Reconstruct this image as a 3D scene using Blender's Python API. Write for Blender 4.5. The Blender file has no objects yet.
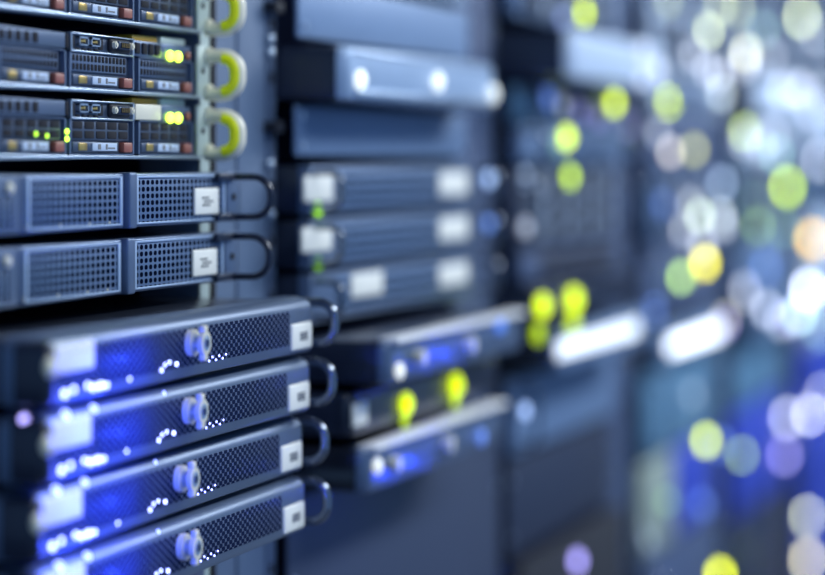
import bpy, bmesh, math, random
from mathutils import Vector, Matrix
random.seed(7)
S = bpy.context.scene
COL = S.collection
H = 1.30                      # lens height above the floor
F = 2400.0                    # focal length in pixels of the 825 wide frame
TH = math.atan(787.5 / F)     # angle between the lens axis and the row of racks
SN, CS = math.sin(TH), math.cos(TH)
HY = 160.0                    # horizon row

# row coordinates: u along the row, a = distance of a plane from the lens across the aisle, z relative to eye height
def U(px, a):
    t = (px - 412.5) / F
    return a * (CS + t * SN) / (SN - t * CS)
def A(px, u):
    t = (px - 412.5) / F
    return u * (SN - t * CS) / (CS + t * SN)
def ZZ(px, py, a):
    return (HY - py) * (U(px, a) * CS + a * SN) / F
def depth(u, a):
    return u * CS + a * SN

# ------------------------------------------------------------------ materials
def srgb(r, g, b):
    f = lambda c: ((c / 255 + .055) / 1.055) ** 2.4 if c > 10 else c / 255 / 12.92
    return (f(r), f(g), f(b), 1)
MATS = {}
def mat(name, col, rough=.45, metal=0., var=.08, scale=60., bump=0., coat=0.):
    m = bpy.data.materials.new(name); m.use_nodes = True
    nt = m.node_tree; N = nt.nodes; L = nt.links
    p = N['Principled BSDF']
    p.inputs['Metallic'].default_value = metal
    p.inputs['Coat Weight'].default_value = coat
    tc = N.new('ShaderNodeTexCoord'); nz = N.new('ShaderNodeTexNoise'); nz.inputs['Scale'].default_value = scale
    L.new(tc.outputs['Object'], nz.inputs['Vector'])
    mx = N.new('ShaderNodeMix'); mx.data_type = 'RGBA'
    mx.inputs[6].default_value = tuple(c * (1 - var) for c in col[:3]) + (1,)
    mx.inputs[7].default_value = tuple(min(1, c * (1 + var)) for c in col[:3]) + (1,)
    L.new(nz.outputs['Fac'], mx.inputs[0]); L.new(mx.outputs[2], p.inputs['Base Color'])
    mr = N.new('ShaderNodeMapRange'); mr.inputs['To Min'].default_value = max(.02, rough - .06); mr.inputs['To Max'].default_value = min(1, rough + .06)
    L.new(nz.outputs['Fac'], mr.inputs['Value']); L.new(mr.outputs['Result'], p.inputs['Roughness'])
    if bump:
        b = N.new('ShaderNodeBump'); b.inputs['Strength'].default_value = bump; b.inputs['Distance'].default_value = .0005
        L.new(nz.outputs['Fac'], b.inputs['Height']); L.new(b.outputs['Normal'], p.inputs['Normal'])
    m['base'] = 1; MATS[name] = m
    return m
def perf(name, col, hole, px, pz, rx, rz, stagger=False, rough=.4, metal=.3):
    """perforated sheet: elliptical holes on a lattice in object x / z"""
    m = mat(name, col, rough, metal)
    nt = m.node_tree; N = nt.nodes; L = nt.links; p = N['Principled BSDF']
    tc = N.new('ShaderNodeTexCoord'); sp = N.new('ShaderNodeSeparateXYZ'); L.new(tc.outputs['Object'], sp.inputs[0])
    def M(op, a, b=None):
        n = N.new('ShaderNodeMath'); n.operation = op
        for i, v in enumerate((a, b)):
            if v is None: continue
            if isinstance(v, (int, float)): n.inputs[i].default_value = v
            else: L.new(v, n.inputs[i])
        return n.outputs[0]
    def lattice(off):
        fx = M('SUBTRACT', M('FRACT', M('ADD', M('DIVIDE', sp.outputs[0], px), 100 + off)), .5)
        fz = M('SUBTRACT', M('FRACT', M('ADD', M('DIVIDE', sp.outputs[2], pz), 100 + off)), .5)
        ex = M('POWER', M('ABSOLUTE', M('MULTIPLY', fx, px / rx)), 2.4)
        ez = M('POWER', M('ABSOLUTE', M('MULTIPLY', fz, pz / rz)), 2.4)
        return M('LESS_THAN', M('ADD', ex, ez), 1.0)
    h = lattice(0.)
    if stagger: h = M('MAXIMUM', h, lattice(.5))
    old = p.inputs['Base Color'].links[0].from_socket
    mx = N.new('ShaderNodeMix'); mx.data_type = 'RGBA'; L.new(h, mx.inputs[0]); L.new(old, mx.inputs[6]); mx.inputs[7].default_value = hole
    L.new(mx.outputs[2], p.inputs['Base Color'])
    L.new(M('MULTIPLY', M('SUBTRACT', 1., h), metal), p.inputs['Metallic'])
    L.new(M('MULTIPLY', M('SUBTRACT', 1., h), .5), p.inputs['Specular IOR Level'])
    return m
def glow(name, col, strength):
    m = bpy.data.materials.new(name); m.use_nodes = True
    p = m.node_tree.nodes['Principled BSDF']
    p.inputs['Base Color'].default_value = (col[0], col[1], col[2], 1)
    p.inputs['Emission Color'].default_value = (col[0], col[1], col[2], 1)
    p.inputs['Emission Strength'].default_value = strength
    return m

black = mat('black_enamel', srgb(26, 35, 58), .32, .2, coat=.2)  # navy lift of hazy shadows is put into this colour
lidm = mat('dark_lid_steel', srgb(62, 70, 88), .30, .75)
blackmatte = mat('matte_black', srgb(16, 21, 36), .7)
darkhole = mat('slot_dark', srgb(12, 17, 32), .9)
gun = mat('gunmetal', srgb(70, 84, 108), .42, .55)
gunlight = mat('light_gunmetal', srgb(96, 115, 146), .38, .45)
rackpaint = mat('rack_paint', srgb(92, 112, 142), .48, .1, bump=.1)
rackdark = mat('rack_dark', srgb(38, 50, 84), .5, .2)  # bluish haze of the dark gaps is part of this colour
silver = mat('silver', srgb(186, 202, 222), .30, .8)
bezelgrey = mat('bezel_grey', srgb(92, 110, 138), .40, .45)
platelight = mat('plate_light', srgb(122, 148, 186), .45, .15)
brushed = mat('bright_plate', srgb(160, 184, 216), .42, .25)
mint = mat('mint_lit_zinc', srgb(196, 210, 204), .45, .25)
cream = mat('cream_plastic', srgb(232, 228, 208), .42)
yellow = mat('fluo_yellow', srgb(250, 255, 16), .42)
amber = mat('amber_sheen', srgb(176, 140, 30), .5)
orange = mat('orange_latch', srgb(150, 88, 78), .45)
white = mat('white_sticker', srgb(240, 240, 234), .5, var=.02)
inkm = mat('grey_ink', srgb(120, 122, 126), .7)
copper = mat('gold_contacts', srgb(214, 180, 104), .3, .8)
chrome = mat('dark_chrome', srgb(120, 128, 142), .16, .9)
panelblue = mat('panel_greyblue', srgb(96, 122, 160), .5, .1)
paneldim = mat('panel_dim', srgb(66, 82, 116), .55, .1)
paneldark = mat('panel_dark', srgb(34, 44, 70), .5, .15)
panelpale = mat('panel_pale', srgb(186, 204, 230), .5, .05)  # pale tone also imitates haze over the upper far racks
panelbeige = mat('panel_beige', srgb(140, 154, 148), .55)
panelteal = mat('panel_teal', srgb(84, 124, 156), .5, .1)
panelcobalt = mat('panel_cobalt', srgb(50, 72, 190), .45, .1)
nightpanel = mat('panel_night', srgb(48, 60, 88), .5, .1)
gloss = mat('glossy_lid', srgb(30, 36, 50), .14, .5, coat=.6)
whitebar = mat('white_enamel', srgb(246, 247, 250), .4, var=.02)
midperf = perf('perforated_bezel', srgb(96, 120, 156), srgb(14, 20, 40), .0076, .0047, .0027, .0017)
lowperf = perf('honeycomb_bezel', srgb(90, 104, 134), srgb(26, 36, 66), .0088, .0052, .0031, .0016, True)
farperf = perf('vented_front', srgb(104, 130, 168), srgb(24, 30, 48), .012, .0085, .005, .0026)
greyfloor = mat('floor_tile', srgb(120, 126, 136), .4, bump=.2, scale=8)
wallm = mat('wall_paint', srgb(120, 130, 150), .7, scale=5)

# ------------------------------------------------------------------ mesh helpers
class MB:
    def __init__(s): s.bm = bmesh.new()
    def box(s, x0, x1, y0, y1, z0, z1, bev=0., seg=2):
        r = bmesh.ops.create_cube(s.bm, size=1.)
        vs = r['verts']
        for v in vs:
            v.co = Vector(((x0 + x1) / 2 + v.co.x * (x1 - x0), (y0 + y1) / 2 + v.co.y * (y1 - y0), (z0 + z1) / 2 + v.co.z * (z1 - z0)))
        if bev:
            es = list({e for v in vs for e in v.link_edges})
            bmesh.ops.bevel(s.bm, geom=es, offset=min(bev, .45 * min(abs(x1 - x0), abs(y1 - y0), abs(z1 - z0))), segments=seg, affect='EDGES', profile=.5)
        return s
    def cyl(s, c, r, d, axis='y', n=24, r2=None, bev=0.):
        """cylinder from c extending d along the axis"""
        rot = {'y': Matrix.Rotation(-math.pi / 2, 3, 'X'), 'x': Matrix.Rotation(math.pi / 2, 3, 'Y'), 'z': Matrix.Identity(3)}[axis]
        q = bmesh.ops.create_cone(s.bm, cap_ends=True, segments=n, radius1=r, radius2=r if r2 is None else r2, depth=abs(d))
        for v in q['verts']:
            w = v.co.copy(); w.z += abs(d) / 2
            if d < 0: w.z = -w.z
            v.co = rot @ w + Vector(c)
        return s
    def dome(s, c, r, flat=.6, n=14):
        q = bmesh.ops.create_uvsphere(s.bm, u_segments=n, v_segments=8, radius=r)
        for v in q['verts']:
            v.co = Vector((v.co.x, v.co.y * flat, v.co.z)) + Vector(c)
        return s
    def tube(s, pts, r, seg=10, closed=False, sx=1.):
        """swept round bar; sx widens it along x"""
        pts = [Vector(p) for p in pts]; n = len(pts); rings = []
        for i, p in enumerate(pts):
            a = pts[i - 1] if (i or closed) else p
            b = pts[(i + 1) % n] if (i < n - 1 or closed) else p
            t = (b - a).normalized()
            ref = Vector((1, 0, 0)) if abs(t.x) < .9 else Vector((0, 0, 1))
            e1 = (ref - t * ref.dot(t)).normalized(); e2 = t.cross(e1)
            rings.append([s.bm.verts.new(p + e1 * (r * sx * math.cos(q)) + e2 * (r * math.sin(q))) for q in [2 * math.pi * k / seg for k in range(seg)]])
        m = n if closed else n - 1
        for i in range(m):
            A_, B_ = rings[i], rings[(i + 1) % n]
            for k in range(seg):
                s.bm.faces.new((A_[k], A_[(k + 1) % seg], B_[(k + 1) % seg], B_[k]))
        if not closed:
            s.bm.faces.new(rings[0][::-1]); s.bm.faces.new(rings[-1])
        return s
    def slab(s, x0, x1, y0, y1, z0, z1, rc, top=.007, bot=.003):
        """bezel block: front corners rounded in plan, top and bottom lips rolled"""
        def outline(ins):
            X0, X1, Y0 = x0 + ins, x1 - ins, y0 + ins; r = max(.001, rc - ins * .3)
            o = [(X0, y1)]
            for k in range(7):
                q = math.pi / 2 * k / 6
                o.append((X0 + r - r * math.cos(q), Y0 + r - r * math.sin(q)))
            for k in range(7):
                q = math.pi / 2 * k / 6
                o.append((X1 - r + r * math.sin(q), Y0 + r - r * math.cos(q)))
            o.append((X1, y1)); return o
        levels = [(z0, bot), (z0 + bot * .3, bot * .35), (z0 + bot, 0), (z1 - top, 0), (z1 - top * .6, top * .1), (z1 - top * .25, top * .38), (z1, top)]
        rings = [[s.bm.verts.new((p[0], p[1], z)) for p in outline(i)] for z, i in levels]
        n = len(rings[0])
        for a_, b_ in zip(rings, rings[1:]):
            for k in range(n):
                s.bm.faces.new((a_[k], a_[(k + 1) % n], b_[(k + 1) % n], b_[k]))
        s.bm.faces.new(rings[0][::-1]); s.bm.faces.new(rings[-1])
        return s
    def build(s, name, m, parent=None, loc=None, smooth=True):
        bmesh.ops.recalc_face_normals(s.bm, faces=s.bm.faces)
        me = bpy.data.meshes.new(name); s.bm.to_mesh(me); s.bm.free()
        if smooth:
            me.polygons.foreach_set('use_smooth', [True] * len(me.polygons))
            try: me.set_sharp_from_angle(angle=math.radians(38))
            except Exception: pass
        me.materials.append(m)
        o = bpy.data.objects.new(name, me); COL.objects.link(o)
        if parent: o.parent = parent
        if loc: o.location = loc
        return o
def dloop(y, x, z0, z1, out, rc, n=6):
    """points of a D handle standing out by `out` toward the aisle"""
    pts = [(x, y, z0), (x, y - out + rc, z0)]
    for k in range(1, n + 1):
        q = math.pi / 2 * k / n
        pts.append((x, y - out + rc - rc * math.sin(q), z0 + rc - rc * math.cos(q)))
    for k in range(n + 1):
        q = math.pi / 2 * k / n
        pts.append((x, y - out + rc - rc * math.cos(q), z1 - rc + rc * math.sin(q)))
    pts += [(x, y, z1)]
    return pts
def thing(name, label, cat, u, a, z, group=None):
    o = bpy.data.objects.new(name, None); COL.objects.link(o)
    o.empty_display_size = .05
    o.location = (u, a, z + H); o['label'] = label; o['category'] = cat
    if group: o['group'] = group
    return o
def struct(name, mb, m):
    o = mb.build(name, m); o['kind'] = 'structure'; return o
def kids(o): return [c for c in bpy.data.objects if c.parent == o]
def copy_tree(o, parent=None):
    c = o.copy(); COL.objects.link(c); c.parent = parent
    for k in kids(o): copy_tree(k, c)
    return c

# ------------------------------------------------------------------ room
RAIL = .72
struct('floor', MB().box(-1.5, 9.2, -1.6, 2.2, -.1, 0), greyfloor)
struct('ceiling', MB().box(-1.5, 9.2, -1.6, 2.2, 2.6, 2.7), wallm)
struct('wall_left', MB().box(-1.5, 9.2, 2.2, 2.3, 0, 2.6), wallm)
struct('wall_end', MB().box(9.2, 9.3, -1.6, 2.3, 0, 2.6), wallm)

# ------------------------------------------------------------------ racks
PITCH, OPEN, R1L = .645, .49, 1.185
def rack_u(n): return R1L + (n - 1) * PITCH, R1L + (n - 1) * PITCH + OPEN
rack_labels = {
    1: 'pale grey-blue rack frame at left holding the servers in sharp focus',
    2: 'blurred rack frame second from the left, right behind the sharp servers',
    3: 'blurred rack frame in mid picture, third from the left',
    4: 'strongly blurred rack frame fourth from the left, right of the long white fronts',
    5: 'strongly blurred rack frame fifth from the left, next to the farthest ones',
    6: 'strongly blurred rack frame at the right picture edge'}
def make_rack(n):
    l, r = rack_u(n)
    t = thing('server_rack', rack_labels[n], 'rack', (l + r) / 2, RAIL, -H, 'server racks standing in one row')
    w = OPEN / 2; e = (PITCH - OPEN) / 2 - .002
    pm = rackpaint if n < 3 else rackpaint
    for s in (-1, 1):
        x0, x1 = sorted((s * w, s * (w + e)))
        MB().box(x0, x1, 0, .05, .02, 2.15, .003).build('front_post', rackpaint if n == 1 or (n == 2 and s < 0) else paneldim, t)
        MB().box(x0, x1, .9, .95, .02, 2.15, .003).build('rear_post', pm, t)
        MB().box(s * (w + e) - (.002 if s > 0 else 0), s * (w + e) + (.002 if s < 0 else 0), .05, .9, .05, 2.12).build('side_panel', rackdark, t)
        # mounting rail with square holes at the inner edge
        xr0, xr1 = sorted((s * (w - .0), s * (w + .018)))
        rail = MB().box(xr0, xr1, -.0015, 0, .06, 2.1).build('mounting_rail', mint if n == 1 and s > 0 else (gunlight if n == 1 or (n == 2 and s < 0) else gun), t)
        hb = MB()
        for k in range(-40, 34):
            zz = H + .0223 + k * .04445 / 1.0
            if .1 < zz < 2.05: hb.box((xr0 + xr1) / 2 - .0045, (xr0 + xr1) / 2 + .0045, -.0019, -.0012, zz - .0045, zz + .0045)
        hb.build('mounting_hole', darkhole, rail)
    MB().box(-w - e, w + e, 0, .95, 2.15, 2.19, .004).build('top_panel', rackdark, t)
    MB().box(-w - e, w + e, .0, .95, 0.0, .05, .004).build('plinth', rackdark, t)
    MB().box(-w, w, .93, .95, .05, 2.15).build('rear_door', rackdark, t)
    return t
racks = {n: make_rack(n) for n in range(1, 7)}
# cage nuts and screws on the second rack's near post
r2 = racks[2]
for px, py in ((271, 8), (270, 127)):
    u = 1.815; z = ZZ(px, py, RAIL)
    MB().box(-.008, .008, -.012, 0, -.0045, .0045, .001).build('cage_nut', blackmatte, r2, (u - r2.location.x, -.0, z + H))
for px, py in ((267, 39), (267, 53), (266, 164), (268, 214)):
    u = U(px, RAIL); z = ZZ(px, py, RAIL)
    MB().dome((0, -.002, 0), .0042, .8).build('screw', silver, r2, (u - r2.location.x, -.001, z + H))

# ------------------------------------------------------------------ drive servers (top left)
AT = .713
def drive_server(zb, label, style, sticker):
    uo = U(100, AT)
    t = thing('drive_server', label, 'server', uo, AT, zb, 'servers with drive bays at the top left')
    X = lambda px: U(px, AT) - uo
    L0, R0 = 1.195 - uo, X(193)
    MB().box(L0, R0, .008, .62, 0.003, .0372, .0005).build('chassis', gun, t)
    MB().box(L0, X(196), -.004, .012, -.0016, .0008, .0005).build('tray_lip', silver, t)
    # strip with vents, ports
    MB().box(L0, X(67), .001, .008, .0268, .0372, .0008).build('upper_strip', gunlight, t)
    v = MB()
    for c in (-40, -31, -22, -13, -4, 3, 11, 19.5, 28, 36.5): v.box(X(c - 3), X(c + 3), .0004, .004, .0283, .0358, .0012, 3)
    v.build('vent_slots', darkhole, t)
    pp = MB().box(X(71), X(133), .002, .008, .0262, .0372, .0006).build('port_panel', gun, t)
    f = MB(); f.box(X(70.5), X(133.5), -.0006, .003, .0370, .0380, .0003).box(X(70.5), X(133.5), -.0006, .003, .0252, .0262, .0003)
    f.box(X(70.3), X(71.6), -.0006, .003, .0252, .0380).box(X(132.2), X(133.5), -.0006, .003, .0252, .0380)
    f.build('port_frame', silver, pp)
    MB().box(X(66.6), X(69.8), .0005, .006, .0275, .0365, .0006).box(X(73), X(77), .0012, .004, .028, .036, .0006).box(X(101), X(105), .0012, .004, .028, .036, .0006).build('slit', darkhole, t)
    for c in (83, 95):
        ub = MB(); x0, x1 = X(c - 4.6), X(c + 4.6)
        ub.box(x0, x1, -.001, .004, .0345, .0357).box(x0, x1, -.001, .004, .0298, .0306).box(x0, x0 + .0012, -.001, .004, .0298, .0357).box(x1 - .0012, x1, -.001, .004, .0298, .0357)
        uo_ = ub.build('usb_port', silver, t)
        MB().box(x0 + .001, x1 - .001, .0008, .003, .0306, .0345).build('socket', darkhole, uo_)
        MB().box(x0 + .002, x1 - .003, .0, .002, .0322, .0333).box(x1 - .006, x1 - .003, .0, .002, .0333, .034).build('contacts', copper, uo_)
    v = MB()
    for c in (79.5, 86, 92, 98): v.box(X(c - 2), X(c + 2), .0008, .003, .0268, .0284, .0007, 3)
    v.build('air_holes', darkhole, t)
    vg = MB().box(X(110), X(130), -.001, .004, .0272, .0365, .0025, 4).build('display_port', blackmatte, t)
    MB().box(X(114.5), X(125.5), -.004, .0, .0292, .0352, .0022, 4).build('connector_shell', gun, vg)
    MB().box(X(115.5), X(124.5), -.0045, -.003, .0302, .0342, .001, 3).build('connector_face', darkhole, vg)
    pc = MB()
    for k in range(5):
        for j in range(3): pc.cyl((X(116.5 + k * 1.7), -.0042, .0312 + j * .001), .0004, -.0008, n=6)
    pc.build('pins', copper, vg)
    for c in (112, 128.5): MB().cyl((X(c), -.001, .0322), .0026, -.0025, n=6).cyl((X(c), -.0035, .0322), .0014, -.0008, n=10).build('hex_nut', cream, vg)
    if sticker:
        MB().box(X(134.5), X(160), -.0012, .006, .0262, .0374, .0008).build('white_tag', cream, t)
    else:
        q = MB().box(X(134.5), X(163), .001, .006, .0262, .0374, .0008).build('vent_block', gunlight, t)
        v = MB()
        for c in (138, 145, 151.5, 158): v.box(X(c - 2.2), X(c + 2.2), -.0004, .003, .0280, .0358, .0006)
        v.build('vent_window', darkhole, q)
    MB().box(X(163), X(192), .001, .008, .0262, .0372, .0008).build('light_housing', gunlight, t)
    for c in (169, 177):
        MB().dome((X(c), -.001, .0285), .0038, .7).build('status_light_or_glint', glow('green_glow', (.60, .95, .05), 7.), t)
    MB().dome((X(187), -.0005, .0300), .0034, .6).build('power_button', orange, t)
    # drive carriers
    for (p0, p1) in ((-62, -4), (-2, 65.5), (69, 133.5), (138, 192.5)):
        if X(p0) < L0: p0 = -55
        c = MB().box(X(p0), X(p1), .003, .009, .001, .0258, .0006).build('drive_carrier', gun, t)
        f = MB(); x0, x1 = X(p0), X(p1)
        f.box(x0, x1, -.0005, .003, .0250, .0258).box(x0, x1, -.0005, .003, .0012, .0020).box(x0, x0 + .0022, -.0005, .003, .001, .0258).box(x1 - .0022, x1, -.0005, .003, .001, .0258)
        f.build('carrier_frame', gunlight, c)
        W = x1 - x0; g = MB()
        if style == 'slots':
            MB().box(x0 + W * .03, x1 - W * .09, .0012, .0035, .0122, .0245, .0005).build('grille', gunlight, c)
            for r_ in range(2):
                for k in range(15):
                    cx = x0 + W * (.06 + .84 * (k + .5) / 15)
                    g.box(cx - W * .019, cx + W * .019, .0006, .003, .0133 + r_ * .0058, .0178 + r_ * .0058, .0008, 2)
        else:
            MB().box(x0 + W * .03, x1 - W * .05, .0012, .0035, .0110, .0245, .0005).build('grille', gun, c)
            for r_ in range(2):
                for k in range(5):
                    cx = x0 + W * (.06 + .88 * (k + .5) / 5)
                    g.box(cx - W * .072, cx + W * .072, .0006, .003, .0122 + r_ * .0064, .0176 + r_ * .0064, .0010, 2)
        g.build('grille_holes', darkhole, c)
        MB().box(x0 + W * .04, x0 + W * .74, -.001, .004, .0030, .0100, .0008).build('lever', gun, c)
        MB().box(x0 + W * .12, x0 + W * .24, -.0016, .0, .0042, .0092, .0003).build('clear_tab', copper, c)
        MB().box(x0 + W * .32, x0 + W * .70, -.0018, .0, .0040, .0094, .0004).build('paper_label', panelpale, c)
        MB().box(x0 + W * .40, x0 + W * .44, -.0021, -.001, .0050, .0086).box(x0 + W * .56, x0 + W * .66, -.0021, -.001, .0055, .0064).box(x0 + W * .52, x0 + W * .545, -.0021, -.001, .0050, .0086).build('print', inkm, c)
        MB().box(x0 + W * .82, x0 + W * .96, -.0015, .004, .0030, .0100, .0012).build('release_latch', orange, c)
    # right hand ear, yellow handle
    MB().box(X(194.5), X(206), -.003, .0, .0, .0385, .0008).build('rack_ear', mint, t)
    MB().cyl((X(199), -.003, .0195), .0022, -.0008, n=12).build('ear_hole', darkhole, t)
    hx = X(204)
    hd = MB().tube(dloop(-.002, hx, .0020, .0310, .0265, .012), .0050, 12, sx=1.3).build('handle', cream, t)
    MB().tube(dloop(-.010, hx - .0044, .0042, .0288, .0170, .0100)[1:-1], .0043, 10, sx=.9).build('grip_strip', yellow, hd)
    for zf in (.0035, .0310): MB().cyl((hx, -.003, zf), .0064, -.003, n=16).build('handle_foot', cream, hd)
    # blocks coloured as the lit rail and yellow reflection in the gap
    MB().box(X(166), X(190), .004, .03, .0374, .0424, .0006).build('lit_rail', mint, t)
    MB().box(X(140), X(165), .006, .03, .0374, .0420, .0008).build('amber_glint', amber, t)
    return t
drive_server(.0960, 'topmost grey drive bay server, cut off by the picture top edge', 'grid', False)
drive_server(.0472, 'drive bay server with fine slotted grilles and an open vent block', 'slots', False)
dsv = drive_server(.0022, 'drive bay server with coarse grid grilles and a cream tag beside its ports', 'grid', True)
# extra green activity lights on the lowest of them
for px, py in ((65, 131.5), (65, 139), (45, 136), (34, 134)):
    MB().dome((U(px, AT) - dsv.location.x, -.0015, ZZ(px, py, AT) + H - dsv.location.z), .0018, .7).build('drive_light', glow('green_drive', (.5, .95, .05), 5 if px > 60 else 1.5), dsv)

# ------------------------------------------------------------------ grey perforated servers (middle left)
AM = .690
def bezel_server(zb, label):
    uo = U(128, AM)
    t = thing('bezel_server', label, 'server', uo, AM, zb, 'grey servers with perforated bezels')
    X = lambda px: U(px, AM) - uo
    L0 = 1.197 - uo; hh = .0370
    MB().box(L0, X(226), .012, .62, .001, hh - .001, .0006).build('chassis', gun, t)
    MB().box(X(24), X(226), .0015, .014, 0, hh, .0016, 3).build('bezel', gunlight, t)
    MB().box(X(30), X(120.5), .0008, .006, .0030, hh - .0032, .0005).build('vent_panel', midperf, t)
    MB().box(X(139), X(222), .0008, .006, .0030, hh - .0032, .0005).build('vent_panel', midperf, t)
    for p0, p1 in ((27, 122.5), (136, 225)):
        f = MB(); x0, x1 = X(p0), X(p1)
        f.box(x0, x1, -.0004, .003, hh - .0034, hh - .0018, .0004).box(x0, x1, -.0004, .003, .0018, .0032, .0004)
        f.box(x0, x0 + .004, -.0004, .003, .0018, hh - .0018, .0004).box(x1 - .004, x1, -.0004, .003, .0018, hh - .0018, .0004)
        f.build('panel_rim', brushed, t)
    MB().box(X(125.5), X(133), -.0035, .006, -.0004, hh + .0006, .0014, 3).build('divider', gunlight, t)
    le = MB().box(L0, X(21.5), .000, .014, 0, hh, .002, 3).build('control_block', gunlight, t)
    MB().box(X(-12), X(14), -.0006, .004, .0035, .0225, .0006).build('control_grille', midperf, le)
    MB().dome((X(8), -.001, .0285), .0040, .7).build('control_button', cream, le)
    for c in (90, 110, 61, 27):
        MB().dome((X(c), .0004, .0042), .0009, .8).build('pilot_light', cream, t)
    s = MB().box(X(193.5), X(217), -.0016, .001, .0062, .0255, .0016, 3).build('white_sticker', white, t)
    q = MB()
    for k, (w0, w1) in enumerate(((.30, .62), (.36, .74), (.28, .58))):
        q.box(X(193.5 + 23.5 * w0), X(193.5 + 23.5 * w1), -.0019, -.001, .0125 + k * .0026, .0140 + k * .0026)
    q.build('faint_print', inkm, s)
    ear = MB().box(X(226), X(240), -.001, .0015, 0, hh, .0006).build('rack_ear', gunlight, t)
    MB().cyl((X(232), -.001, .0185), .0024, -.0015, n=14).build('screw', blackmatte, ear)
    MB().tube(dloop(-.001, X(231), .0035, hh - .0035, .031, .014), .0026, 10).build('handle', black, t)
    for zf in (.0035, hh - .0035): MB().box(X(214), X(233), -.0045, -.0005, zf - .0028, zf + .0028, .0012).build('handle_mount', black, t)
    return t
m1 = bezel_server(-.0460, 'upper grey perforated bezel server with white sticker and black handle')
m2 = copy_tree(m1); m2.location = (m1.location.x - .003, AM, -.0905 + H)
m2['label'] = 'lower of the two grey perforated bezel servers, just above the blue lit servers'

# ------------------------------------------------------------------ pulled out servers with key locks (bottom left)
AL = .630
def lock_server(zb, label):
    uo = U(195, AL)
    t = thing('lock_server', label, 'server', uo, AL, zb, 'pulled out servers with key locks and blue lights')
    X = lambda px: U(px, AL) - uo
    x0, x1, hh = X(40), X(317), .0405
    MB().box(x0 + .004, x1 - .016, .020, .62, .0012, hh - .0022, .0008).build('chassis', lidm, t)
    bz = MB().slab(x0, x1, 0, .024, 0, hh, .014, .0085, .003).build('bezel', bezelgrey, t)
    MB().box(X(100), X(289), -.0005, .004, .0075, hh - .0085, .0004).build('honeycomb_panel', lowperf, t)
    MB().box(X(54), X(99), -.0005, .004, .0075, hh - .0085, .0004).build('honeycomb_panel', lowperf, t)
    MB().box(X(290.5), X(310.5), -.0016, .003, .0030, .0225, .0016, 3).build('white_sticker', white, t)
    q = MB()
    for k in range(3): q.box(X(298), X(305.5), -.0019, -.001, .0098 + k * .0022, .0112 + k * .0022)
    q.build('dark_print', paneldark, t)
    MB().box(X(50), X(93), -.0016, .002, .0180, .0350, .0018, 3).build('name_plate', white, t)
    # key lock
    lk = MB().cyl((0, .001, .0195), .0088, -.0055, n=28).build('key_lock', cream, t, (X(189), 0, .0032))
    MB().cyl((0, -.002, .0195), .0055, -.007, n=20).build('lock_neck', silver, lk)
    MB().cyl((0, -.009, .0195), .0078, -.0035, n=28).build('lock_head', cream, lk)
    MB().cyl((0, -.0122, .0195), .0050, -.0008, n=24).build('lock_ring', silver, lk)
    MB().cyl((0, -.0128, .0195), .0026, -.0008, n=20).build('keyhole', gun, lk)
    MB().box(-.0034, .0034, -.0125, -.0080, .0250, .0312, .0015).build('lock_tab', cream, lk)
    MB().box(-.0034, .0034, -.0125, -.0080, .0078, .0140, .0015).build('lock_tab', cream, lk)
    # left end cap
    ec = MB().slab(X(39), X(50), -.006, .016, .001, hh - .002, .006, .006, .004).build('end_cap', black, t)
    MB().dome((X(42), -.005, .0240), .0062, .6).build('cap_button', cream, ec)
    # handle loop at the far end
    hd = MB().tube(dloop(.012, x1 - .002, .0055, hh - .0045, .027, .0130), .0034, 12).build('handle', chrome, t)
    bl = glow('blue_white_glow', (.40, .48, 1.), 7.); bb = glow('blue_glow', (.05, .09, 1.), 9.)
    for px, dz, r in ((63, .0062, .0021), (72, .0076, .0017), (86, .0082, .0016), (92, .0064, .0019), (99, .0066, .0021), (105, .0062, .0015), (128, .0070, .0010),
                      (160, .0085, .0012), (163.5, .0115, .0010), (168, .0125, .0010), (175, .0105, .0013)):
        MB().dome((X(px), -.0012, dz), r, .7, 10).build('blue_light', bl, t)
    for k in range(6):
        MB().dome((X(208 + k * 3.4), -.0008, .0082 + (k % 2) * .0022), .0007, .8, 8).build('pin_light', glow('blue_pin', (.3, .35, 1.), 7), t)
    # the light those LEDs throw on the bezels around them
    for px, py_, z_, w in ((80, -.016, .0015, .05), (112, -.026, .018, .10), (136, -.022, .018, .085)):
        ld = bpy.data.lights.new('led_light', 'POINT'); ld.energy = w; ld.color = (.03, .07, 1.); ld.shadow_soft_size = .002
        lo = bpy.data.objects.new('led_light', ld); COL.objects.link(lo); lo.parent = t; lo.location = (X(px), py_, z_)
    return t
l1 = lock_server(-.1425, 'topmost of the four pulled out blue lit servers, its lid visible')
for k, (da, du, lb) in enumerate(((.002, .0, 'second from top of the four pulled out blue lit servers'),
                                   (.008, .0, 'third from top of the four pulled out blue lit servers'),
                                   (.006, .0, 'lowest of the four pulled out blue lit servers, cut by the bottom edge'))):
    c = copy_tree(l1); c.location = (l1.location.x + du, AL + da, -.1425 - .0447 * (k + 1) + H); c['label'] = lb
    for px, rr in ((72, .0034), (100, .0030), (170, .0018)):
        MB().dome((0, 0, 0), rr, 1., 12).build('led_pool', glow('blue_pool_glow', (.25, .32, 1.), 5.), c, (U(px, AL) - U(195, AL), .003, .0365))  # LED light pooled on the bezel top, drawn as glowing domes
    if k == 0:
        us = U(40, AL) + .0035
        MB().dome((0, 0, 0), .0030, 1.).build('side_light', glow('lavender_glow', (.45, .40, 1.), 3.), c, (us - c.location.x, A(24, us) - c.location.y, ZZ(24, 420, A(24, us)) + H - c.location.z))

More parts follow.
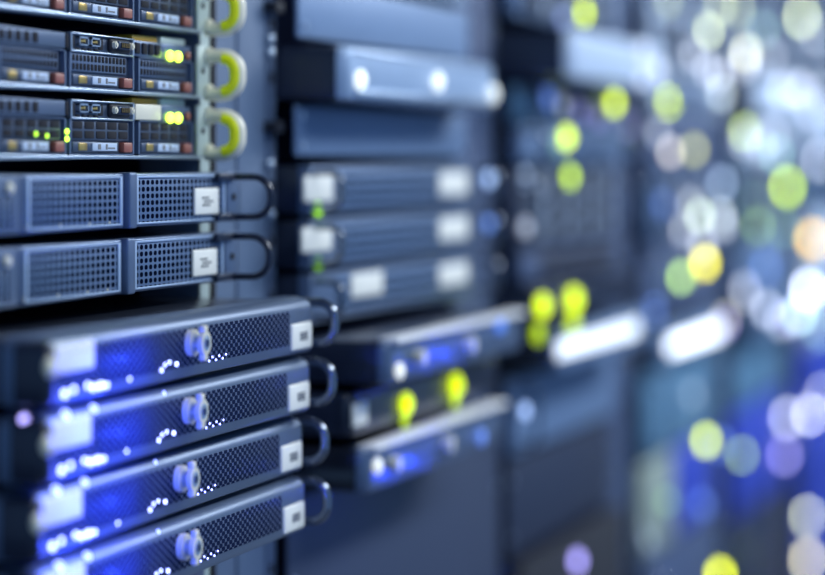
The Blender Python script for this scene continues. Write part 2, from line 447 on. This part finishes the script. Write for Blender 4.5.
# ------------------------------------------------------------------ generic units of the blurred racks
UNITS = []
def unit(n, name, label, cat, zt, zb, a, style, face, u0=None, u1=None, sticker=None, group=None, chassis=black, bev=.0015):
    l, r = rack_u(n); l += .006; r -= .006
    u0 = l if u0 is None else u0; u1 = r if u1 is None else u1
    uo = (u0 + u1) / 2; hh = zt - zb; w = (u1 - u0) / 2
    t = thing(name, label, cat, uo, a, zb, group or 'units in the blurred racks')
    if cat == 'panel':
        MB().box(-w, w, 0, .004, 0, hh, bev).build('face_plate', face, t)
        for s in (-1, 1):
            for zz in (.2, .8): MB().cyl((s * (w - .012), 0, hh * zz), .0035, -.002, n=12).build('screw', silver, t)
    else:
        MB().box(-w, w, .010, .62, .0008, hh - .0008, .001).build('chassis', chassis, t)
        if style == 'bar':
            MB().slab(-w, w, 0, .012, 0, hh, min(.012, hh * .3), .006, .003).build('front_bar', face, t)
        else:
            MB().box(-w, w, 0, .012, 0, hh, bev).build('front_panel', face, t)
        if style == 'perf':
            MB().box(-w * .74, w * .80, -.001, .002, hh * .12, hh * .88, .0005).build('vent_panel', farperf, t)
        if style == 'drives':
            nb = 4; rows = max(1, round(hh / .030))
            for i in range(nb):
                for j in range(rows):
                    x0 = -w * .88 + i * w * 1.76 / nb + .002; x1 = x0 + w * 1.76 / nb - .004
                    z0 = .003 + j * (hh - .006) / rows + .0012; z1 = z0 + (hh - .006) / rows - .0024
                    c = MB().box(x0, x1, -.002, .002, z0, z1, .001).build('drive_carrier', gun, t)
                    MB().box(x0 + .006, x1 - .02, -.0028, .0, z0 + (z1 - z0) * .45, z1 - .002).build('grille', blackmatte, c)
                    MB().box(x1 - .016, x1 - .004, -.0034, .0, z0 + .002, z1 - .002, .001).build('release_latch', panelpale, c)
        if style == 'ports':
            p = MB()
            nb = 12
            for i in range(nb):
                for j in range(2):
                    x0 = -w * .7 + i * w * 1.5 / nb
                    p.box(x0, x0 + w * 1.5 / nb - .004, -.0008, .002, hh * (.16 + .38 * j), hh * (.46 + .38 * j), .0006)
            p.build('port_row', darkhole, t)
        if style in ('perf', 'drives', 'plain'):
            for s in (-1, 1):
                MB().tube(dloop(.001, s * (w - .008), hh * .14, hh * .86, .026, min(.012, hh * .3)), .0026, 8).build('handle', chrome, t)
    if sticker:
        for (p0, p1, z0, z1) in sticker:
            MB().box(U(p0, a) - uo, U(p1, a) - uo, -.0022, .001, z0 - zb, z1 - zb, .001).build('white_sticker', white, t)
    UNITS.append((t, u0, u1, a, zb, zt))
    return t
def Sx(n):
    return rack_u(n)
# rack 1 below the blue servers
unit(1, 'blanking_panel', 'dim plate of the first rack under the lowest blue lit server', 'panel', -.285, -1.275, .712, 'plain', paneldim)

MB().box(0, .006, -.0035, -.0005, .3, 2.0).build('edge_seam', blackmatte, racks[1], (OPEN / 2 + .020, 0, 0))  # black strip drawn for the dark gap beside the post
# rack 2 -------------------------------------------------------------------
U2 = rack_u(2)[0] + .008
unit(2, 'patch_panel', 'pale strip cut by the top edge above the blue-tinged plate of the second rack', 'panel', .235, .158, .700, 'plain', brushed)
unit(2, 'blanking_panel', 'broad pale blue plate above the silver handled drawer', 'panel', .149, .1005, .700, 'plain', platelight)
asil = A(348, U2)
t = unit(2, 'slide_out_server', 'silver fronted drawer pulled out at upper centre with round glowing white knobs', 'server', .0935, .0490, asil, 'bar', brushed, U2, U2 + .43)
silverdrawer = t
MB().box(-.20, .20, -.002, .001, .0385, .0405, .001).box(-.20, .20, -.003, .001, .003, .009, .001).build('trim_rail', silver, t)
unit(2, 'blanking_panel', 'grey-blue plate under the silver handled drawer', 'panel', .0450, .0035, .702, 'plain', panelblue)
for k, (nm, st, lbl) in enumerate((('uppermost', ((303, 331, -.034, -.013), (438, 466, -.034, -.012)), 'topmost blurred perforated server beside the black handles, white square and green light at its end'),
                        ('middle', ((301, 330, -.075, -.055), (438, 466, -.077, -.056)), 'second blurred perforated server of the second rack, white square over a faint green light'),
                        ('lowest', ((350, 381, -.118, -.098), (438, 466, -.121, -.101)), 'third blurred perforated server of the second rack, white square nearer its middle'))):
    zt = -.0045 - k * .0447
    t = unit(2, 'vented_server', lbl, 'server', zt, zt - .0405, .690, 'perf', gunlight, sticker=st, group='vented servers of the second rack')
    if k < 2:
        MB().dome((0, 0, 0), .0055, .6).build('status_light_or_glint', glow('green2', (.32, .75, .02), 1.6 if k == 0 else .5), t, (U(316, .69) - t.location.x, -.002, .0042))
aA, aC, aB = A(390, U2), A(352, U2), A(368, U2)
tA = unit(2, 'slide_out_server', 'upper long drawer at centre with bright top edge and blue lit face', 'server', -.146, -.182, aA, 'bar', gunlight, U2, U2 + .40)
tC = unit(2, 'slide_out_server', 'dark drawer with two yellow-green lights between the two long bright edged drawers', 'server', -.189, -.226, aC, 'bar', black, U2, U2 + .43, sticker=((352, 366, -.217, -.199),))
tB = unit(2, 'slide_out_server', 'lower long drawer at centre with bright top edge and blue lit face', 'server', -.234, -.271, aB, 'bar', gunlight, U2, U2 + .40, chassis=gloss)
for t_, a_, hh, pp in ((tA, aA, .036, ((415, .011), (465, .012))), (tB, aB, .037, ((390, .011), (443, .012)))):
    MB().box(-.195, .195, -.006, .012, hh - .003, hh + .0015, .0015).build('top_rail', whitebar, t_)
    for px, r in pp:
        MB().cyl((0, 0, 0), r * .55, -.008, n=20).build('knob', cream, t_, (U(px, a_) - t_.location.x, -.001, hh * .5))
def led(t, a, px, py, col, val, r=.0055, nm='status_light_or_glint', u=None, z=None):  # also draws reflections and glowing knobs
    r *= 1.12
    if u is None: u = U(px, a); z = ZZ(px, py, a)
    s = F / depth(u, a)
    c = max(3., .050 * abs(1450 - s)); e = 2 * r * s
    L = 1.4 * val * max(1., (c / e) ** 2)
    o = MB().dome((0, 0, 0), r, .6, 14).build(nm, glow('lamp', col, L), t, (u - t.location.x, -.003, z + H - t.location.z))
    return o
YG = (.62, .80, .0); 
def edge_glint(t, a, p0, p1, z, val):
    '''a glowing strip standing in for a glint along the front edge'''
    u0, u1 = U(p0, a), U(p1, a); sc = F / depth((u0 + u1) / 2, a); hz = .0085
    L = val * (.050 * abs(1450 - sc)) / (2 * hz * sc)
    MB().box(u0 - t.location.x, u1 - t.location.x, -.003, .001, z + H - t.location.z - hz, z + H - t.location.z + hz, .001).build('glint_strip', glow('strip', (.86, .92, 1.), L), t)  # emissive bar imitating light glinting off the server front
YL = (.95, .85, .05); GR = (.45, .75, .15); PALE = (.80, .90, .55); WH = (.80, .85, 1.); BLU = (.16, .30, .85); LAV = (.5, .45, .95); ORG = (.95, .70, .12); TEAL = (.35, .65, .55)
led(tC, aC, 403, 404, YG, 1.2, .0085); led(tC, aC, 453, 385, YG, 1.2, .0095)
led(tC, aC, 401, 421, (.5, .7, .0), .4, .0045); led(tC, aC, 452, 402, (.5, .7, .0), .3, .0045)  # reflections of the lights above, drawn as dimmer glowing domes
for px, py, v in ((357, 80, .75), (435, 82, .8), (490, 94, .4)): led(silverdrawer, asil, px, py, (.9, .95, .92), v, .0075)  # drawer knobs made to glow, though not lamps
led(tA, aA, 396, 371, (.9, .92, .85), .5, .006); led(tB, aB, 374, 466, (.9, .92, .85), .45, .006)  # cream end pieces of both drawers, drawn glowing
led(tB, aB, 478, 437, BLU, .3, .006); led(tB, aB, 522, 411, (.35, .5, .85), .5, .006)
for t_, a_, pxs, zz, w in ((tA, aA, (430, 458), .008, .035), (tB, aB, (395, 425), .004, .05)):
    for px in pxs:
        ld = bpy.data.lights.new('led_light', 'POINT'); ld.energy = w; ld.color = (.02, .06, 1.); ld.shadow_soft_size = .003
        lo = bpy.data.objects.new('led_light', ld); COL.objects.link(lo); lo.parent = t_; lo.location = (U(px, a_) - t_.location.x, -.022, zz)
unit(2, 'blanking_panel', 'large smooth dim blue-grey plate filling the bottom centre', 'panel', -.279, -.62, .710, 'plain', nightpanel, U2, 2.462)

# rack 3 -------------------------------------------------------------------
U3 = rack_u(3)[0] + .008
unit(3, 'rack_server', 'grey server at the very top of the third rack with one yellow-green light', 'server', .235, .156, .700, 'drives', panelblue)
a3w = A(573, U3)
unit(3, 'slide_out_server', 'large white fronted drawer at upper right of centre beside a dark gap', 'server', .140, .0880, a3w, 'bar', panelpale, U3, U3 + .47)
unit(3, 'vented_server', 'teal-grey server of the third rack just under the large white drawer', 'server', .0800, .0400, .695, 'perf', panelteal)
unit(3, 'rack_server', 'dim blue server of the third rack, second below the large white drawer', 'server', .0360, -.0050, .690, 'perf', panelblue)
unit(3, 'disk_array', 'dark two-row drive unit in the middle of the third rack', 'server', -.010, -.095, .700, 'drives', paneldark)
unit(3, 'network_switch', 'thin dim switch above the pair of bright yellow-green lights', 'switch', -.099, -.132, .690, 'ports', paneldim)
t3l = unit(3, 'network_switch', 'black switch carrying the pair of bright yellow-green lights', 'switch', -.137, -.176, .672, 'bar', black)
led(t3l, .672, 540, 306, YG, 1.2, .0095); led(t3l, .672, 571, 300, YG, 1.3, .0110)
a3b = A(562, U3)
t3b = unit(3, 'slide_out_server', 'pulled out server with white glint drawn as a glowing strip, left one of the slanting pair', 'server', -.184, -.226, a3b, 'bar', panelblue, U3, U3 + .42, chassis=gloss)
edge_glint(t3b, a3b, 557, 636, -.2020, .62)
led(t3b, a3b, 535, 334, (.5, .72, .0), .45, .0085); led(t3b, a3b, 570, 324, (.55, .75, .0), .5, .0085)  # glowing domes imitating reflections of the switch lights
unit(3, 'rack_server', 'dim blue server of the third rack directly below the left front with white glint', 'server', -.236, -.318, .700, 'plain', panelblue)
unit(3, 'blanking_panel', 'dark plate of the third rack under the dim blue server', 'panel', -.325, -.43, .706, 'plain', paneldark)
unit(3, 'rack_server', 'black box at the bottom of the third rack', 'server', -.436, -.62, .690, 'plain', blackmatte)
# rack 4 -------------------------------------------------------------------
U4 = rack_u(4)[0] + .008
unit(4, 'rack_server', 'pale server cut by the top edge at the top of the fourth rack', 'server', .330, .205, .695, 'drives', panelpale)
unit(4, 'disk_array', 'pale grey drive unit near the top of the fourth rack', 'server', .200, .115, .690, 'drives', panelpale)
unit(4, 'vented_server', 'pale blue vented server of the fourth rack beside the large white drawer', 'server', .110, .068, .690, 'perf', panelpale)
unit(4, 'rack_server', 'dim blue plain server of the fourth rack near eye level', 'server', .063, -.02, .700, 'plain', paneldim)
unit(4, 'disk_array', 'pale drive unit in the middle of the fourth rack with green and white lights', 'server', -.025, -.110, .690, 'drives', panelblue)
unit(4, 'rack_server', 'dark server of the fourth rack above the right white front', 'server', -.115, -.215, .702, 'plain', paneldim)
a4b = A(662, U4)
t4b = unit(4, 'slide_out_server', 'pulled out server with brightest white glint drawn as a glowing strip, right one of the slanting pair', 'server', -.228, -.270, a4b, 'bar', panelblue, U4, U4 + .44)
edge_glint(t4b, a4b, 669, 719, -.2510, .95)
unit(4, 'rack_server', 'teal-blue server of the fourth rack below the right white front', 'server', -.280, -.400, .700, 'plain', panelteal)
unit(4, 'half_width_server', 'greenish beige half width unit low in the fourth rack', 'server', -.408, -.530, .702, 'bar', panelbeige, rack_u(4)[0] + .006, rack_u(4)[0] + .21)
unit(4, 'half_width_server', 'blue-grey half width unit beside the beige one low in the fourth rack', 'server', -.408, -.530, .702, 'bar', panelcobalt, rack_u(4)[0] + .215, rack_u(4)[0] + .484)
unit(4, 'rack_server', 'dark server at the bottom of the fourth rack', 'server', -.536, -.70, .700, 'plain', paneldim)
# rack 5 -------------------------------------------------------------------
unit(5, 'rack_server', 'pale server cut by the top edge in the fifth rack', 'server', .400, .230, .700, 'drives', panelblue)
unit(5, 'disk_array', 'pale grey drive unit high in the fifth rack', 'server', .225, .140, .690, 'drives', panelpale)
unit(5, 'slide_out_server', 'white fronted drawer of the fifth rack in the pale upper right area', 'server', .133, .070, .660, 'bar', panelpale)
unit(5, 'rack_server', 'white server just above eye level in the fifth rack', 'server', .055, .000, .690, 'plain', panelpale)
unit(5, 'disk_array', 'blue-grey drive unit at eye level in the fifth rack', 'server', -.005, -.130, .700, 'drives', panelteal)
unit(5, 'rack_server', 'blue-grey server in the middle of the fifth rack', 'server', -.136, -.225, .690, 'plain', panelblue)
unit(5, 'slide_out_server', 'pale drawer of the fifth rack right of the right front with white glint', 'server', -.230, -.280, .665, 'bar', panelblue)
unit(5, 'blanking_panel', 'grey-blue plate of the fifth rack under the pale drawer', 'panel', -.286, -.40, .705, 'plain', panelteal)
unit(5, 'disk_array', 'cobalt blue drive unit low in the fifth rack', 'server', -.406, -.57, .700, 'plain', panelcobalt)
unit(5, 'rack_server', 'dark server at the bottom of the fifth rack', 'server', -.576, -.78, .700, 'plain', paneldark)
# rack 6 -------------------------------------------------------------------
unit(6, 'rack_server', 'pale unit cut by the top right picture corner', 'server', .470, .250, .700, 'drives', panelblue)
unit(6, 'disk_array', 'white unit at the right edge near the top', 'server', .244, .120, .690, 'drives', panelpale)
unit(6, 'rack_server', 'white server at the right edge just above eye level', 'server', .112, .030, .690, 'plain', panelpale)
unit(6, 'rack_server', 'grey-blue server at the right edge just below eye level', 'server', .024, -.10, .700, 'perf', panelblue)
unit(6, 'slide_out_server', 'pale drawer at the right edge beside the orange light', 'server', -.106, -.20, .680, 'bar', panelpale)
unit(6, 'disk_array', 'white lit unit at the right edge under the pale drawer', 'server', -.206, -.34, .690, 'plain', panelpale)
unit(6, 'rack_server', 'cobalt blue server at the right edge', 'server', -.346, -.48, .690, 'plain', panelcobalt)
unit(6, 'disk_array', 'cobalt blue unit at the right edge, second lowest', 'server', -.486, -.64, .690, 'plain', panelcobalt)
unit(6, 'rack_server', 'blue unit in the bottom right picture corner', 'server', -.646, -.84, .690, 'plain', panelcobalt)

# status lights of the far racks, and bright connectors drawn as glowing spots
def place_led(px, py, col, val, r=.0065):
    best = None
    for (t, u0, u1, a, zb, zt) in UNITS:
        u, z = U(px, a), ZZ(px, py, a); e = r * 1.12 + .001
        uc = min(max(u, u0 + e), u1 - e); zc = min(max(z, zb + e), zt - e)
        d = abs(u - uc) + abs(z - zc)
        key = (round(d, 3), a)
        if best is None or key < best[0]: best = (key, t, a, uc, zc)
    key, t, a, u, z = best
    if key[0] > .013:                                  # a lamp on the frame between two racks
        n = min(range(2, 7), key=lambda k: min(abs(rack_u(k)[0] - U(px, RAIL)), abs(rack_u(k)[1] - U(px, RAIL))))
        up = U(px, RAIL); l_, r_ = rack_u(n)
        if l_ - .02 < up < r_ + .02: up = l_ - .03 if abs(up - l_) < abs(up - r_) else r_ + .03
        off = lambda u_, a_: abs(412.5 + F * (u_ * SN - a_ * CS) / depth(u_, a_) - px)
        if off(up, RAIL) < off(u, a): t, a, u, z = racks[n], RAIL, up, ZZ(px, py, RAIL)
    led(t, a, px, py, col, val, r, u=u, z=z)
for px, py, col, val, r in (
    (581, 13, YG, 1., .0075), (612, 95, YG, .85, .0075), (666, 102, YG, 1.15, .0085), (564, 131, YG, 1.2, .0085), (567, 174, (.5, .75, .03), .85, .0080),
    (743, 108, (.75, .95, .25), .7, .008), (706, 31, PALE, .65, .0075), (744, 53, (.85, .85, .6), .5, .008), (793, 15, (.8, .9, .5), .5, .008),
    (788, 187, (.6, .85, .03), .7, .009), (703, 263, (.95, .85, .0), .85, .0085), (679, 277, (.5, .8, .15), .6, .008), (727, 265, (.7, .65, .45), .25, .008),
    (697, 216, (.75, .9, .65), .5, .008), (718, 216, (.7, .8, .8), .35, .008), (755, 226, GR, .2, .008), (750, 200, TEAL, .2, .008),
    (668, 152, (.8, .72, .65), .4, .0075), (692, 150, (.65, .65, .2), .35, .0075), (797, 372, (.55, .8, .7), .5, .009),
    (704, 438, (.65, .80, .0), .8, .008), (665, 501, (.2, .38, .2), .2, .007), (804, 515, (.75, .8, .55), .45, .008), (803, 562, (.85, .8, .5), .6, .009),
    (720, 574, (.80, .88, 0), 1., .009), (575, 561, (.4, .36, .95), .7, .0075), (783, 455, LAV, .3, .008), (808, 418, WH, .75, .009), (790, 415, WH, .4, .009),
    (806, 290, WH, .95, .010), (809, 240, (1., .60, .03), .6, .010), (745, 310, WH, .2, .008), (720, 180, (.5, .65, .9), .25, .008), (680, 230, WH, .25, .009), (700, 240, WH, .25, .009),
    (493, 178, (.4, .58, .95), .35, .0065), (497, 222, (.12, .25, .7), .25, .0065), (497, 273, (.12, .28, .85), .35, .0065), (522, 178, (.5, .65, .9), .15, .008), (522, 228, WH, .12, .008),  # leading pale blue ones are bright connectors, drawn glowing
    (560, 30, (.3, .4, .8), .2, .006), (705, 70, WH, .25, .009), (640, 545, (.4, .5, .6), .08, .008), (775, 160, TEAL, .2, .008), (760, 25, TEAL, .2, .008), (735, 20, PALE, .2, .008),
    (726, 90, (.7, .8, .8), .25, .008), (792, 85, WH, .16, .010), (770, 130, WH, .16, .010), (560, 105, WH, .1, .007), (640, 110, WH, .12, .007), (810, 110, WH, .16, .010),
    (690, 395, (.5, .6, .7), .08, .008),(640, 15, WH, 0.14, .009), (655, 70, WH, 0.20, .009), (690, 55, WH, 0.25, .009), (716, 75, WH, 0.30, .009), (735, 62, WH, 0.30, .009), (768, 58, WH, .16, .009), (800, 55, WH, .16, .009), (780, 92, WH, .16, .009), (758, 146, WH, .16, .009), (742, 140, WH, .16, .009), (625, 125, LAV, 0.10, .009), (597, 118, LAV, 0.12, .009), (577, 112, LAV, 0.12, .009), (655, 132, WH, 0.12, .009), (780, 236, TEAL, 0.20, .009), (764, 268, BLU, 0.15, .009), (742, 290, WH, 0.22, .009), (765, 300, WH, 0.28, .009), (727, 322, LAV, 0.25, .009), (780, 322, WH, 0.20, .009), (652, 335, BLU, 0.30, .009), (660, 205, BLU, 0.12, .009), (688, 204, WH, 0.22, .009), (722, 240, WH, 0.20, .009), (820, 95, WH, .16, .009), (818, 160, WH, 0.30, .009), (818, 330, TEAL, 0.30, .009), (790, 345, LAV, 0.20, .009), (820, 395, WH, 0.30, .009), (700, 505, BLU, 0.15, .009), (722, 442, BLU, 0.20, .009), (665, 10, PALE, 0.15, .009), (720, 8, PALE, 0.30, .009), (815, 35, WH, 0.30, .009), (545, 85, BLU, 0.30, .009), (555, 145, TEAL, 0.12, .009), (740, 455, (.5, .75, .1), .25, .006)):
    place_led(px, py, col, val, r)

# ------------------------------------------------------------------ light
def area(name, loc, rot, sx, sy, e, col):
    ld = bpy.data.lights.new(name, 'AREA'); ld.shape = 'RECTANGLE'; ld.size = sx; ld.size_y = sy; ld.energy = e; ld.color = col
    o = bpy.data.objects.new(name, ld); COL.objects.link(o); o.location = loc; o.rotation_euler = rot; return o
area('aisle_lamp', (1.7, -.75, 2.5), (math.radians(38), 0, 0), 2.4, .35, 27, (.90, .96, 1.))
area('aisle_fill_far', (4.3, -.75, 2.5), (math.radians(38), 0, 0), 2.6, .35, 82, (.86, .94, 1.))  # added fill lamp, out of view, brightening the far racks
# added cobalt fill light, unseen across the aisle, for the far racks' lower fronts
area('blue_fill', (5.0, -.9, .55), (math.radians(-90), 0, math.radians(0)), 2.2, .3, 14, (.05, .12, 1.))
W = bpy.data.worlds.new('room_ambient'); S.world = W; W.use_nodes = True
W.node_tree.nodes['Background'].inputs[0].default_value = (.22, .40, .70, 1)
W.node_tree.nodes['Background'].inputs[1].default_value = .78

# ------------------------------------------------------------------ camera
cd = bpy.data.cameras.new('camera'); cam = bpy.data.objects.new('camera', cd); COL.objects.link(cam)
cd.sensor_width = 36; cd.lens = F / 825 * 36; cd.shift_y = -(287.5 - HY) / 825
cam.location = (0, 0, H); cam.rotation_euler = (math.radians(90), 0, -math.pi / 2 + TH)
cd.clip_start = .02; cd.dof.use_dof = True; cd.dof.focus_distance = F / 1450; cd.dof.aperture_fstop = cd.lens / 1000 / .050
cd.dof.aperture_blades = 0; cd.dof.aperture_ratio = 1.12
S.camera = cam
S.view_settings.view_transform = 'Standard'; S.view_settings.look = 'None'; S.view_settings.gamma = 1; S.view_settings.use_curve_mapping = False
S.view_settings.exposure = 0.0
S.cycles.use_adaptive_sampling = False
S.cycles.use_denoising = True
try: S.cycles.denoiser = 'OPENIMAGEDENOISE'
except Exception: pass
S.cycles.sample_clamp_indirect = 6
S.cycles.max_bounces = 6
